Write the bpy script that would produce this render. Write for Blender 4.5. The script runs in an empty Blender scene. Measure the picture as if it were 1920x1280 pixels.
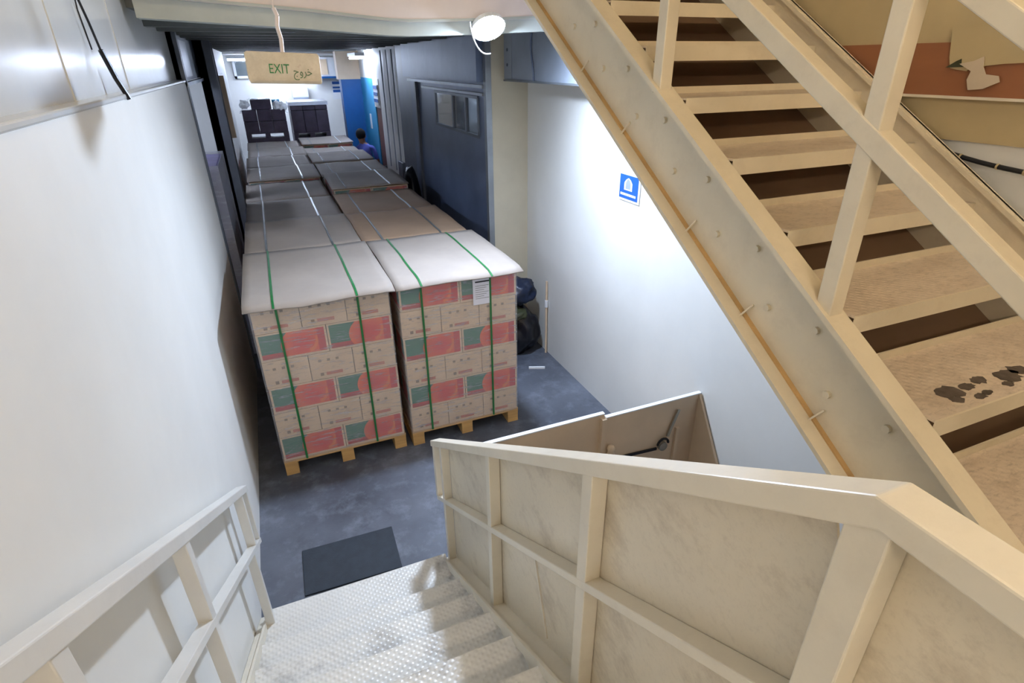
import bpy, bmesh, math, random
from mathutils import Vector, Matrix, noise
random.seed(7)
sc = bpy.context.scene
COL = sc.collection

# ------------------------------------------------------------------ camera
RC = ((0.92229559, -0.18099422, 0.3414849),
      (-0.38636746, -0.40997529, 0.82622058),
      (-0.00954077, -0.89395825, -0.44804868))
cam_d = bpy.data.cameras.new('camera')
cam = bpy.data.objects.new('camera', cam_d)
COL.objects.link(cam)
M4 = Matrix(((RC[0][0], -RC[0][1], -RC[0][2], 0.0),
             (RC[1][0], -RC[1][1], -RC[1][2], 0.0),
             (RC[2][0], -RC[2][1], -RC[2][2], 3.0),
             (0, 0, 0, 1)))
cam.matrix_world = M4
cam_d.sensor_width = 36.0
cam_d.lens = 1047.49 / 1920.0 * 36.0
cam_d.clip_start = 0.02
sc.camera = cam

# ------------------------------------------------------------------ world, exposure
w = bpy.data.worlds.new('world')
sc.world = w
w.use_nodes = True
w.node_tree.nodes['Background'].inputs[0].default_value = (0.6, 0.68, 0.8, 1)
w.node_tree.nodes['Background'].inputs[1].default_value = 0.02
sc.view_settings.view_transform = 'Standard'
sc.view_settings.look = 'None'
sc.view_settings.exposure = 0.66
sc.view_settings.gamma = 1.0
sc.view_settings.use_curve_mapping = False
LAMP_EMIT = 720.0          # round bulkhead lamp (cool white)
WARM_EMIT = 48.0           # unseen fitting added over the stair well for warm fill
WALL_EMIT = 66.0            # unseen warm fill tube added behind the landing
FAR_EMIT = 54.0            # tubes at the far end of the store

# ------------------------------------------------------------------ materials
def lin(c):
    return tuple(((v / 255.0) / 12.92 if v / 255.0 <= 0.04045 else ((v / 255.0 + 0.055) / 1.055) ** 2.4) for v in c)

class NT:
    def __init__(s, name):
        s.m = bpy.data.materials.new(name)
        s.m.use_nodes = True
        s.t = s.m.node_tree
        s.b = s.t.nodes['Principled BSDF']
    def n(s, typ, **kw):
        nd = s.t.nodes.new(typ)
        for k, v in kw.items():
            setattr(nd, k, v)
        return nd
    def link(s, a, b):
        s.t.links.new(a, b)
    def val(s, sock, v):
        if hasattr(v, 'is_output'):
            s.link(v, sock)
        else:
            sock.default_value = v
    def math(s, op, a, b=0.0, c=None):
        nd = s.n('ShaderNodeMath', operation=op)
        s.val(nd.inputs[0], a); s.val(nd.inputs[1], b)
        if c is not None: s.val(nd.inputs[2], c)
        return nd.outputs[0]
    def mix(s, f, a, b, blend='MIX'):
        nd = s.n('ShaderNodeMix', data_type='RGBA', blend_type=blend)
        s.val(nd.inputs[0], f)
        for i, v in ((6, a), (7, b)):
            if hasattr(v, 'is_output'): s.link(v, nd.inputs[i])
            else: nd.inputs[i].default_value = (*v, 1)
        return nd.outputs[2]
    def coord(s, kind='Object'):
        return s.n('ShaderNodeTexCoord').outputs[kind]
    def noise(s, vec, scale, detail=4, rough=0.55, stretch=None):
        if stretch:
            mp = s.n('ShaderNodeMapping'); mp.inputs['Scale'].default_value = stretch
            s.link(vec, mp.inputs[0]); vec = mp.outputs[0]
        nd = s.n('ShaderNodeTexNoise'); nd.inputs['Scale'].default_value = scale
        nd.inputs['Detail'].default_value = detail; nd.inputs['Roughness'].default_value = rough
        s.link(vec, nd.inputs['Vector'])
        return nd.outputs[0]
    def ramp(s, v, a, b):
        nd = s.n('ShaderNodeMapRange'); nd.clamp = True
        s.link(v, nd.inputs[0]); nd.inputs[1].default_value = a; nd.inputs[2].default_value = b
        return nd.outputs[0]
    def bump(s, h, strength=0.2, dist=0.01):
        nd = s.n('ShaderNodeBump'); nd.inputs['Strength'].default_value = strength
        nd.inputs['Distance'].default_value = dist
        s.link(h, nd.inputs['Height']); s.link(nd.outputs[0], s.b.inputs['Normal'])
    def sep(s, vec):
        nd = s.n('ShaderNodeSeparateXYZ'); s.link(vec, nd.inputs[0]); return nd.outputs
    def rect(s, u, v, u0, u1, v0, v1):
        a = s.math('GREATER_THAN', u, u0); b = s.math('LESS_THAN', u, u1)
        c = s.math('GREATER_THAN', v, v0); d = s.math('LESS_THAN', v, v1)
        return s.math('MULTIPLY', s.math('MULTIPLY', a, b), s.math('MULTIPLY', c, d))

def plain(name, col, rough=0.5, metal=0.0, var=0.12, scale=6.0, bump=0.0, bscale=60.0, spec=0.5, stretch=None):
    t = NT(name)
    base = lin(col)
    co = t.coord()
    nz = t.noise(co, scale, 5, 0.6, stretch)
    dark = tuple(v * (1 - var * 2) for v in base)
    lite = tuple(min(1, v * (1 + var)) for v in base)
    t.link(t.mix(t.ramp(nz, 0.3, 0.7), dark, lite), t.b.inputs['Base Color'])
    t.b.inputs['Roughness'].default_value = rough
    t.b.inputs['Metallic'].default_value = metal
    t.b.inputs['Specular IOR Level'].default_value = spec
    if bump > 0:
        t.bump(t.noise(co, bscale, 4), bump, 0.01)
    return t.m

MAT = {}
MAT['white_wall'] = plain('white_paint', (230, 229, 224), 0.55, var=0.03, scale=1.2, bump=0.06, bscale=25)
MAT['gloss_wall'] = plain('gloss_white_paint', (216, 217, 214), 0.16, var=0.04, scale=1.5, bump=0.05, bscale=5)
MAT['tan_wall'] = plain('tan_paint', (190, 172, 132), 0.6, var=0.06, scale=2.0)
MAT['tan_lite'] = plain('pale_tan_paint', (204, 188, 164), 0.6, var=0.05, scale=3.0)
MAT['pink_board'] = plain('pinkish_ply', (226, 214, 208), 0.55, var=0.04, scale=2.0)
MAT['grey_beam'] = plain('grey_beam_paint', (178, 184, 178), 0.5, var=0.06, scale=3.0)
MAT['cream_wall'] = plain('cream_wall_paint', (206, 198, 176), 0.55, var=0.05, scale=2.0)
MAT['dark_steel'] = plain('dark_steel', (94, 102, 114), 0.42, 0.0, var=0.12, scale=2.0)
MAT['dark_wall'] = plain('dark_blue_grey_sheet', (98, 112, 140), 0.4, 0.0, var=0.15, scale=1.5)
MAT['deck'] = plain('dark_decking', (92, 97, 95), 0.45, 0.3, var=0.2, scale=2.0)
MAT['galv'] = plain('galvanised_steel', (150, 156, 162), 0.35, 0.6, var=0.1, scale=4.0)
MAT['trunk'] = plain('grey_trunking', (158, 167, 180), 0.4, 0.1, var=0.08, scale=3.0)
MAT['brown_wood'] = plain('brown_timber', (148, 96, 62), 0.6, var=0.12, scale=3.0, stretch=(1, 0.15, 1))
MAT['soffit'] = plain('dark_brown_ply', (136, 108, 82), 0.7, var=0.15, scale=2.0, stretch=(0.3, 1, 1))
MAT['black'] = plain('black_rubber', (22, 23, 28), 0.5, var=0.1)
MAT['black_gloss'] = plain('black_plastic', (14, 15, 24), 0.35, var=0.2, bump=0.3, bscale=14)
MAT['navy'] = plain('navy_plastic', (20, 34, 62), 0.4, var=0.3, bump=0.3, bscale=18)
MAT['olive'] = plain('olive_sack', (62, 66, 40), 0.6, var=0.3)
MAT['white_pl'] = plain('white_plastic', (232, 234, 236), 0.4, var=0.02)
MAT['blue_dk'] = plain('deep_blue_paint', (12, 86, 150), 0.5, var=0.05)
MAT['blue_lt'] = plain('sky_blue_paint', (52, 152, 200), 0.5, var=0.06, scale=1.5)
MAT['blue_sign'] = plain('sign_blue', (40, 92, 168), 0.35, var=0.04)
MAT['door_brown'] = plain('brown_door', (110, 66, 52), 0.5, var=0.1)
MAT['wood'] = plain('pallet_wood', (206, 164, 104), 0.7, var=0.14, scale=5.0, stretch=(0.3, 3, 3))
MAT['card'] = plain('grey_cardboard', (158, 147, 137), 0.75, var=0.06, scale=2.2)
MAT['card_brown'] = plain('brown_cardboard', (156, 130, 106), 0.75, var=0.07, scale=2.2)
MAT['strap_green'] = plain('green_strap', (34, 112, 58), 0.4, var=0.08)
MAT['strap_white'] = plain('white_strap', (214, 222, 226), 0.3, var=0.04)
MAT['strap_grey'] = plain('grey_strap', (96, 100, 98), 0.4, var=0.08)
MAT['crate'] = plain('dark_wrapped_crates', (62, 52, 66), 0.5, var=0.25, scale=4.0, bump=0.2, bscale=16)
MAT['crate_purple'] = plain('purple_wrapped_cartons', (116, 106, 146), 0.35, var=0.2, scale=5.0, bump=0.2, bscale=16)
MAT['mat'] = plain('rubber_mat', (44, 52, 62), 0.75, var=0.1, scale=14, bump=0.3, bscale=160)
MAT['gate'] = plain('gate_board', (224, 200, 170), 0.6, var=0.06, scale=2.0)
MAT['skin'] = plain('skin', (150, 104, 80), 0.5, var=0.04)
MAT['hair'] = plain('black_hair', (12, 12, 15), 0.95, var=0.2)
MAT['shirt'] = plain('blue_shirt', (92, 108, 204), 0.8, var=0.1, scale=8)
MAT['trousers'] = plain('dark_trousers', (30, 34, 56), 0.8, var=0.1)
MAT['paper'] = plain('white_paper', (226, 226, 236), 0.6, var=0.02)
MAT['ink'] = plain('dark_ink', (40, 40, 50), 0.6, var=0.02)
MAT['green_ink'] = plain('green_ink', (44, 128, 70), 0.5, var=0.1)
MAT['faint_ink'] = plain('faded_green_ink', (92, 124, 84), 0.5, var=0.2)
MAT['steel'] = plain('bare_steel', (170, 168, 160), 0.35, 0.8, var=0.1)

def cream(name, plate=0.0, dirt=0.0, wear=0.0, speck=0.0, streak=None, base=(232, 223, 203)):
    """cream gloss paint on steel, with grime; plate = raised tear-drop pattern"""
    t = NT(name)
    co = t.coord()
    b = lin(base)
    c = t.mix(t.ramp(t.noise(co, 2.5, 6, 0.6, streak), 0.3, 0.75), tuple(v * 0.86 for v in b), b)
    if dirt:
        c = t.mix(t.math('MULTIPLY', t.ramp(t.noise(co, 9.0, 8, 0.75, streak), 0.5, 0.78), dirt), c, lin((132, 106, 76)))
    if speck:
        c = t.mix(t.math('MULTIPLY', t.ramp(t.noise(co, 70.0, 4, 0.8, (0.4, 1, 1)), 0.5, 0.72), speck), c, lin((112, 92, 74)))
    if wear:
        nz = t.noise(co, 3.2, 6, 0.72)
        c = t.mix(t.math('MULTIPLY', t.ramp(nz, 0.55, 0.7), wear), c, lin((92, 88, 92)))
    t.link(c, t.b.inputs['Base Color'])
    t.b.inputs['Roughness'].default_value = 0.36
    if plate:
        xyz = t.sep(co)
        # alternating bars on a 34 mm grid
        u = t.math('MULTIPLY', xyz[0], 29.0); v = t.math('MULTIPLY', xyz[1], 29.0)
        a = t.math('ADD', u, v); d = t.math('SUBTRACT', u, v)
        s1 = t.math('MULTIPLY', t.math('SINE', t.math('MULTIPLY', a, 3.14159)), t.math('SINE', t.math('MULTIPLY', d, 3.14159)))
        h = t.math('POWER', t.math('ABSOLUTE', s1), 2.2)
        h = t.math('ADD', h, t.math('MULTIPLY', t.noise(co, 40, 4), 0.3))
        t.bump(h, plate, 0.004)
        t.b.inputs['Roughness'].default_value = 0.3
    else:
        t.bump(t.noise(co, 30, 4), 0.08, 0.01)
    return t.m
MAT['cream'] = cream('cream_steel_paint', dirt=0.12)
MAT['cream_cool_lit'] = cream('cool_lit_cream_paint', dirt=0.06, base=(228, 226, 220))  # same cream paint, with the cool lamp light put into the base
MAT['cream_warm_lit'] = cream('warm_lit_cream_paint', dirt=0.15, base=(232, 219, 192))  # same cream paint, with the warm light on the upper flight coloured in
MAT['stain'] = plain('dark_tread_dirt', (92, 80, 70), 0.8, var=0.25, scale=30.0)
MAT['rust'] = plain('rusty_paint', (206, 168, 112), 0.6, var=0.12, scale=5.0)
MAT['cream_panel'] = cream('cream_sheet_paint', dirt=0.62, speck=0.12, streak=(1, 0.35, 0.5), base=(228, 216, 192))
MAT['cream_tread'] = cream('cream_checker_plate', plate=0.55, wear=0.5, base=(228, 226, 220))
MAT['dusty_tread'] = cream('dusty_checker_plate', plate=0.22, dirt=0.5, speck=0.42, wear=0.12, base=(222, 205, 184))

def floor_mat():
    t = NT('dark_concrete')
    co = t.coord()
    c = t.mix(t.ramp(t.noise(co, 0.7, 6, 0.6), 0.35, 0.7), lin((62, 66, 76)), lin((110, 116, 128)))
    c = t.mix(t.math('MULTIPLY', t.ramp(t.noise(co, 5.0, 8, 0.7), 0.5, 0.75), 0.45), c, lin((150, 158, 172)))
    c = t.mix(t.math('MULTIPLY', t.ramp(t.noise(co, 2.2, 8, 0.7), 0.56, 0.7), 0.5), c, lin((50, 54, 62)))
    t.link(c, t.b.inputs['Base Color'])
    t.link(t.math('MULTIPLY_ADD', t.noise(co, 1.5, 5), 0.4, 0.25), t.b.inputs['Roughness'])
    t.bump(t.noise(co, 30, 6, 0.7), 0.25, 0.01)
    return t.m
MAT['floor'] = floor_mat()

def carton_mat(printed):
    t = NT('printed_carton' if printed else 'plain_carton')
    g = t.sep(t.coord('Generated'))
    geo = t.n('ShaderNodeNewGeometry')
    nrm = t.sep(t.coord('Normal'))
    side = t.math('GREATER_THAN', t.math('ABSOLUTE', nrm[1]), 0.5)
    u = t.mix(side, (0, 0, 0), (1, 1, 1))
    # horizontal coordinate: x on front/back faces, y on the ends
    uu = t.math('ADD', t.math('MULTIPLY', g[0], side), t.math('MULTIPLY', g[1], t.math('SUBTRACT', 1.0, side)))
    vv = g[2]
    vert = t.math('LESS_THAN', t.math('ABSOLUTE', nrm[2]), 0.5)
    kraft = t.mix(t.ramp(t.noise(t.coord(), 3.0, 4), 0.3, 0.7), lin((202, 174, 142)), lin((222, 196, 164)))
    c = kraft
    if printed:
        frame = t.math('MULTIPLY', t.rect(uu, vv, 0.03, 0.97, 0.08, 0.94), vert)
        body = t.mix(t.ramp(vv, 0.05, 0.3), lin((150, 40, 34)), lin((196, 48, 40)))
        green = t.rect(uu, vv, 0.03, 0.42, 0.26, 0.94)
        body = t.mix(green, body, lin((40, 110, 86)))
        dx = t.math('DIVIDE', t.math('SUBTRACT', uu, 0.64), 0.32)
        dy = t.math('DIVIDE', t.math('SUBTRACT', vv, 0.46), 0.62)
        r = t.math('SQRT', t.math('ADD', t.math('POWER', dx, 2.0), t.math('POWER', dy, 2.0)))
        fruit = t.mix(t.ramp(r, 0.25, 1.0), lin((206, 52, 40)), lin((222, 96, 48)))
        body = t.mix(t.math('LESS_THAN', r, 1.0), body, fruit)
        dx2 = t.math('DIVIDE', t.math('SUBTRACT', uu, 0.72), 0.16)
        dy2 = t.math('DIVIDE', t.math('SUBTRACT', vv, 0.62), 0.56)
        r2 = t.math('SQRT', t.math('ADD', t.math('POWER', dx2, 2.0), t.math('POWER', dy2, 2.0)))
        arc = t.math('MULTIPLY', t.math('LESS_THAN', t.math('ABSOLUTE', t.math('SUBTRACT', r2, 0.8)), 0.12), t.math('MULTIPLY', t.math('LESS_THAN', vv, 0.66), t.math('GREATER_THAN', uu, 0.72)))
        body = t.mix(t.math('MULTIPLY', arc, 0.75), body, lin((226, 120, 56)))
        bit = t.rect(uu, vv, 0.86, 1.0, 0.0, 1.0)
        body = t.mix(bit, body, lin((190, 38, 36)))
        c = t.mix(frame, c, body)
    else:
        for (a, b) in ((0.2, 0.27), (0.4, 0.47), (0.6, 0.67)):
            c = t.mix(t.math('MULTIPLY', t.math('MULTIPLY', t.rect(uu, vv, a, b, 0.66, 0.75), vert), 0.7), c, lin((70, 62, 58)))
        c = t.mix(t.math('MULTIPLY', t.math('MULTIPLY', t.rect(uu, vv, 0.34, 0.72, 0.12, 0.24), vert), 0.75), c, lin((176, 56, 44)))
        c = t.mix(t.math('MULTIPLY', t.math('MULTIPLY', t.rect(uu, vv, 0.2, 0.28, 0.12, 0.24), vert), 0.75), c, lin((80, 62, 50)))
    t.link(c, t.b.inputs['Base Color'])
    t.b.inputs['Roughness'].default_value = 0.55
    return t.m
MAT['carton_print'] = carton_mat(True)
MAT['carton_plain'] = carton_mat(False)

def film_mat(name, amt=0.24, tint=(225, 228, 236)):
    t = NT(name)
    co = t.coord()
    nz = t.noise(co, 9.0, 6, 0.75, (0.5, 0.5, 5))
    t.b.inputs['Base Color'].default_value = (*lin(tint), 1)
    t.b.inputs['Roughness'].default_value = 0.18
    t.bump(t.noise(co, 7.0, 6, 0.7, (0.6, 0.6, 4)), 0.7, 0.03)
    tr = t.n('ShaderNodeBsdfTransparent')
    mx = t.n('ShaderNodeMixShader')
    fac = t.math('ADD', t.math('MULTIPLY', t.ramp(nz, 0.52, 0.85), 0.5), amt)
    t.link(fac, mx.inputs[0]); t.link(tr.outputs[0], mx.inputs[1]); t.link(t.b.outputs[0], mx.inputs[2])
    t.link(mx.outputs[0], t.t.nodes['Material Output'].inputs[0])
    return t.m
MAT['film'] = film_mat('stretch_film')
MAT['film_white'] = film_mat('milky_film', 0.8)

def emit(name, col, strength):
    t = NT(name)
    t.b.inputs['Base Color'].default_value = (*lin(col), 1)
    t.b.inputs['Emission Color'].default_value = (*lin(col), 1)
    t.b.inputs['Emission Strength'].default_value = strength
    return t.m
def glass_mat():
    t = NT('dark_window_glass')
    t.b.inputs['Base Color'].default_value = (*lin((205, 215, 220)), 1)
    t.b.inputs['Roughness'].default_value = 0.05
    t.b.inputs['Transmission Weight'].default_value = 0.92
    return t.m
MAT['glass'] = glass_mat()
def sign_mat():
    t = NT('tan_sign_plastic')  # tan plastic mottled with brown
    co = t.coord()
    c = t.mix(t.ramp(t.noise(co, 12, 6, 0.7), 0.35, 0.7), lin((196, 184, 162)), lin((220, 210, 190)))
    c = t.mix(t.math('MULTIPLY', t.ramp(t.noise(co, 26, 5, 0.6), 0.62, 0.75), 0.5), c, lin((150, 104, 70)))
    t.link(c, t.b.inputs['Base Color']); t.b.inputs['Roughness'].default_value = 0.4
    return t.m
MAT['sign'] = sign_mat()

# ------------------------------------------------------------------ mesh helpers
class MB:
    def __init__(s, origin=(0, 0, 0)):
        s.v = []; s.f = []; s.o = Vector(origin)
    def add(s, vs, fs):
        k = len(s.v)
        s.v += [Vector(p) for p in vs]
        s.f += [tuple(i + k for i in f) for f in fs]
        return s
    def box(s, x0, x1, y0, y1, z0, z1):
        vs = [(x, y, z) for x in (x0, x1) for y in (y0, y1) for z in (z0, z1)]
        return s.add(vs, [(0, 1, 3, 2), (4, 6, 7, 5), (0, 4, 5, 1), (2, 3, 7, 6), (0, 2, 6, 4), (1, 5, 7, 3)])
    def bar(s, a, b, wx, wz, side=(1, 0, 0)):
        """bar from a to b; wx across 'side', wz across the third direction"""
        a = Vector(a); b = Vector(b); d = (b - a).normalized()
        sd = Vector(side); sd = (sd - d * sd.dot(d)).normalized(); up = sd.cross(d).normalized()
        vs = []
        for p in (a, b):
            for i in (-1, 1):
                for j in (-1, 1):
                    vs.append(p + sd * (wx / 2 * i) + up * (wz / 2 * j))
        return s.add(vs, [(0, 1, 3, 2), (4, 6, 7, 5), (0, 4, 5, 1), (2, 3, 7, 6), (0, 2, 6, 4), (1, 5, 7, 3)])
    def prism(s, pts, axis, a, b):
        """polygon pts (two coords) extruded along axis from a to b"""
        n = len(pts)
        def mk(p, t):
            if axis == 'x': return (t, p[0], p[1])
            if axis == 'y': return (p[0], t, p[1])
            return (p[0], p[1], t)
        vs = [mk(p, a) for p in pts] + [mk(p, b) for p in pts]
        fs = [tuple(range(n))[::-1], tuple(range(n, 2 * n))]
        fs += [(i, (i + 1) % n, n + (i + 1) % n, n + i) for i in range(n)]
        return s.add(vs, fs)
    def cyl(s, a, b, r, n=10, r2=None):
        a = Vector(a); b = Vector(b); d = (b - a).normalized()
        t = Vector((0, 0, 1)) if abs(d.z) < 0.9 else Vector((1, 0, 0))
        u = d.cross(t).normalized(); v = d.cross(u).normalized()
        r2 = r if r2 is None else r2
        vs = [a + (u * math.cos(k * 2 * math.pi / n) + v * math.sin(k * 2 * math.pi / n)) * r for k in range(n)]
        vs += [b + (u * math.cos(k * 2 * math.pi / n) + v * math.sin(k * 2 * math.pi / n)) * r2 for k in range(n)]
        fs = [tuple(range(n))[::-1], tuple(range(n, 2 * n))] + [(k, (k + 1) % n, n + (k + 1) % n, n + k) for k in range(n)]
        return s.add(vs, fs)
    def tube(s, pts, r, n=8):
        for a, b in zip(pts[:-1], pts[1:]):
            s.cyl(a, b, r, n)
        return s
    def lathe(s, c, prof, n=24):
        c = Vector(c); k = len(prof); vs = []
        for i in range(n):
            a = i * 2 * math.pi / n
            for (r, z) in prof:
                vs.append((c.x + r * math.cos(a), c.y + r * math.sin(a), c.z + z))
        fs = []
        for i in range(n):
            for j in range(k - 1):
                a, b = i * k + j, ((i + 1) % n) * k + j
                fs.append((a, b, b + 1, a + 1))
        return s.add(vs, fs)
    def grid(s, fn, nu, nv):
        vs = [fn(i / nu, j / nv) for i in range(nu + 1) for j in range(nv + 1)]
        fs = [(i * (nv + 1) + j, (i + 1) * (nv + 1) + j, (i + 1) * (nv + 1) + j + 1, i * (nv + 1) + j + 1) for i in range(nu) for j in range(nv)]
        return s.add(vs, fs)
    def mesh(s, name, mat):
        me = bpy.data.meshes.new(name)
        me.from_pydata([tuple(p - s.o) for p in s.v], [], s.f)
        bm = bmesh.new(); bm.from_mesh(me)
        bmesh.ops.recalc_face_normals(bm, faces=bm.faces)
        bm.to_mesh(me); bm.free()
        if mat: me.materials.append(MAT[mat] if isinstance(mat, str) else mat)
        return me
    def build(s, name, mat, parent=None, bevel=0.0, smooth=False, solid=0.0):
        o = bpy.data.objects.new(name, s.mesh(name, mat))
        COL.objects.link(o)
        if parent: o.parent = parent
        else: o.location = s.o
        if smooth: o.data.polygons.foreach_set('use_smooth', [True] * len(o.data.polygons))
        if solid:
            md = o.modifiers.new('solid', 'SOLIDIFY'); md.thickness = solid; md.offset = 0
        if bevel:
            md = o.modifiers.new('bevel', 'BEVEL'); md.width = bevel; md.segments = 2; md.limit_method = 'ANGLE'
        return o

def empty(name, loc):
    o = bpy.data.objects.new(name, None)
    o.location = loc
    o.empty_display_size = 0.1
    COL.objects.link(o)
    return o
def tag(o, label, cat, group=None, kind=None):
    o['label'] = label
    o['category'] = cat
    if group: o['group'] = group
    if kind: o['kind'] = kind
    return o
def struct(o, label=None, cat='structure'):
    o['kind'] = 'structure'
    if label: o['label'] = label
    o['category'] = cat
    return o
def inst(me, name, loc, parent, rotz=0.0):
    o = bpy.data.objects.new(name, me)
    o.location = loc
    o.rotation_euler = (0, 0, rotz)
    COL.objects.link(o)
    o.parent = parent
    return o
def text_obj(s, size, mat, name, mw, parent=None, extrude=0.001, sx=1.0):
    cu = bpy.data.curves.new(name, 'FONT')
    cu.body = s; cu.size = size; cu.extrude = extrude; cu.align_x = 'CENTER'; cu.align_y = 'CENTER'
    tmp = bpy.data.objects.new(name + '_tmp', cu)
    COL.objects.link(tmp)
    dg = bpy.context.evaluated_depsgraph_get()
    me = bpy.data.meshes.new_from_object(tmp.evaluated_get(dg))
    bpy.data.objects.remove(tmp)
    me.materials.clear(); me.materials.append(MAT[mat])
    o = bpy.data.objects.new(name, me)
    COL.objects.link(o)
    o.parent = parent
    o.matrix_local = mw
    o.scale = (sx, 1, 1)
    return o

def lump(c, r, seed, amp=0.18, n=3, squash=0.0):
    bm = bmesh.new()
    bmesh.ops.create_icosphere(bm, subdivisions=n + 1, radius=1.0)
    m = MB()
    vs = []
    for v in bm.verts:
        p = v.co.copy()
        k = 1 + amp * noise.noise(p * 1.7 + Vector((seed, 0, 0))) + amp * 0.5 * noise.noise(p * 4.5 + Vector((0, seed, 0)))
        q = Vector((p.x * r[0], p.y * r[1], p.z * r[2])) * k
        q.z = max(q.z, -r[2] * 0.92)
        vs.append(Vector(c) + q)
    fs = [[v.index for v in f.verts] for f in bm.faces]
    bm.free()
    return vs, fs

# ------------------------------------------------------------------ setting
LW, RW = -0.547, 2.56          # left and right wall faces
FY = 4.17                      # face of the upper-floor edge beam
fl = MB((1, 8, 0)).box(-3.2, 3.6, -1.8, 19.0, -0.15, 0.0).build('floor', 'floor')
struct(fl, 'dark worn concrete floor of the store', 'floor')

wl = MB((LW, 2, 0)).box(LW - 0.3, LW, -1.8, 5.95, 0.0, 2.866).build('wall_left', 'white_wall')
struct(wl, 'white painted wall beside the lower stairs', 'wall')
MB((LW, 2, 0)).box(LW - 0.3, LW - 0.06, -1.8, 5.95, 2.86, 6.2).build('wall_panel', 'gloss_wall', wl)
MB((LW, 2, 0)).box(LW - 0.1, LW + 0.008, -1.8, 5.95, 2.865, 2.887).build('ledge', 'gloss_wall', wl, bevel=0.006)
for y in (1.15, 2.62, 3.72):
    MB((LW, 2, 0)).box(LW - 0.06, LW - 0.056, y, y + 0.016, 2.887, 6.2).build('seam_strip', 'gloss_wall', wl)

wr = MB((RW, 2, 0)).box(RW, RW + 0.25, -1.8, 6.0, 0.0, 6.2).build('wall_right', 'white_wall')
struct(wr, 'white painted wall behind the upper staircase', 'wall')
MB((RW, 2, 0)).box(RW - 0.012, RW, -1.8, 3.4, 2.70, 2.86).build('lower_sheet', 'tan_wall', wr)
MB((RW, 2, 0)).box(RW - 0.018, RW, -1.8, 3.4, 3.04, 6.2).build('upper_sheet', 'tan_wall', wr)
MB((RW, 2, 0)).box(RW - 0.03, RW, -1.8, 3.4, 2.86, 3.05).build('timber_band', 'brown_wood', wr)
MB((RW, 2, 0)).box(RW - 0.04, RW, -1.8, 3.4, 2.852, 2.862).build('timber_lip', 'cream', wr)
def flake(name, pts, off, mat):
    return MB((RW, 2, 0)).prism(pts, 'x', RW - off, RW - off + 0.004).build(name, mat, wr)
flake('paint_flake', [(1.62, 3.10), (1.60, 3.0), (1.585, 2.96), (1.56, 2.955), (1.52, 2.95), (1.505, 2.965), (1.49, 2.955), (1.46, 2.968), (1.40, 2.975), (1.28, 2.98), (1.1, 2.985), (1.1, 3.1)], 0.036, 'tan_wall')
flake('torn_paint', [(1.55, 2.975), (1.50, 2.985), (1.47, 3.0), (1.462, 2.965), (1.445, 2.94), (1.40, 2.935), (1.39, 2.915), (1.44, 2.89), (1.49, 2.885), (1.505, 2.92), (1.50, 2.95)], 0.044, 'tan_lite')
flake('torn_hole', [(1.60, 2.962), (1.565, 2.985), (1.55, 2.992), (1.545, 2.97), (1.52, 2.965)], 0.041, 'olive')

bk = MB((1, -1.8, 0)).box(-0.9, 2.9, -2.05, -1.8, 0.0, 6.2).build('wall_back', 'white_wall')
struct(bk, 'white wall behind the stair landing', 'wall')
uw = MB((1, 7, 4)).box(-0.9, 2.9, 7.0, 7.25, 4.1, 6.2).build('wall_upper', 'cream_wall')
struct(uw, 'cream wall at the back of the upper floor', 'wall')
for x in (LW - 0.3, RW):
    s_ = MB((x, 6, 4)).box(x, x + 0.25, 5.9, 7.0, 4.1, 6.2).build('wall_upper_side', 'cream_wall')
    struct(s_, 'short cream upper floor side wall ' + ('by the left wall' if x < 0 else 'by the right wall'), 'wall')
cu_ = MB((1, 2, 6.2)).box(-0.9, 2.9, -2.05, 7.25, 6.2, 6.35).build('ceiling_upper', 'cream_wall')
struct(cu_, 'cream ceiling high over the stair well', 'ceiling')
slab = MB((1, 6, 4)).box(LW - 0.2, RW, FY + 0.1, 7.0, 3.95, 4.1).build('floor_upper', 'grey_beam')
struct(slab, 'upper floor slab at the head of the stairs', 'floor')

# edge beam and the sagging plywood board on it
def sag(x, left, mid, right):
    t = (x - LW) / (RW - LW)
    pts = [(0.0, left), (0.3, left * 0.45 + mid * 0.55), (0.48, mid), (0.6, mid + 0.008), (0.74, mid * 0.55 + right * 0.45), (1.0, right)]
    for (a, za), (b, zb) in zip(pts[:-1], pts[1:]):
        if t <= b:
            return za + (zb - za) * (t - a) / (b - a)
    return right
xs = [LW + (RW - LW) * k / 24 for k in range(25)]
bm1 = [(x, sag(x, 3.24, 3.155, 3.215)) for x in xs] + [(RW, 4.1), (LW, 4.1)]
o = MB((1, FY, 3.2)).prism(bm1, 'y', FY, FY + 0.16).build('trim_1', 'grey_beam')
struct(o, 'grey beam along the edge of the upper floor', 'beam')
bm2 = [(x, sag(x, 3.345, 3.235, 3.295)) for x in xs] + [(RW, 4.1), (LW, 4.1)]
o = MB((1, FY, 3.2)).prism(bm2, 'y', FY - 0.03, FY).build('trim_2', 'pink_board')
struct(o, 'pinkish plywood fascia board above the round lamp', 'trim')
bm3 = [(x, sag(x, 3.345, 3.235, 3.295)) for x in xs] + [(x, sag(x, 3.345, 3.235, 3.295) + 0.016) for x in reversed(xs)]
o = MB((1, FY, 3.2)).prism(bm3, 'y', FY - 0.036, FY - 0.03).build('trim_3', 'grey_beam')
struct(o, 'thin sagging edge strip under the plywood fascia', 'trim')

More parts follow.
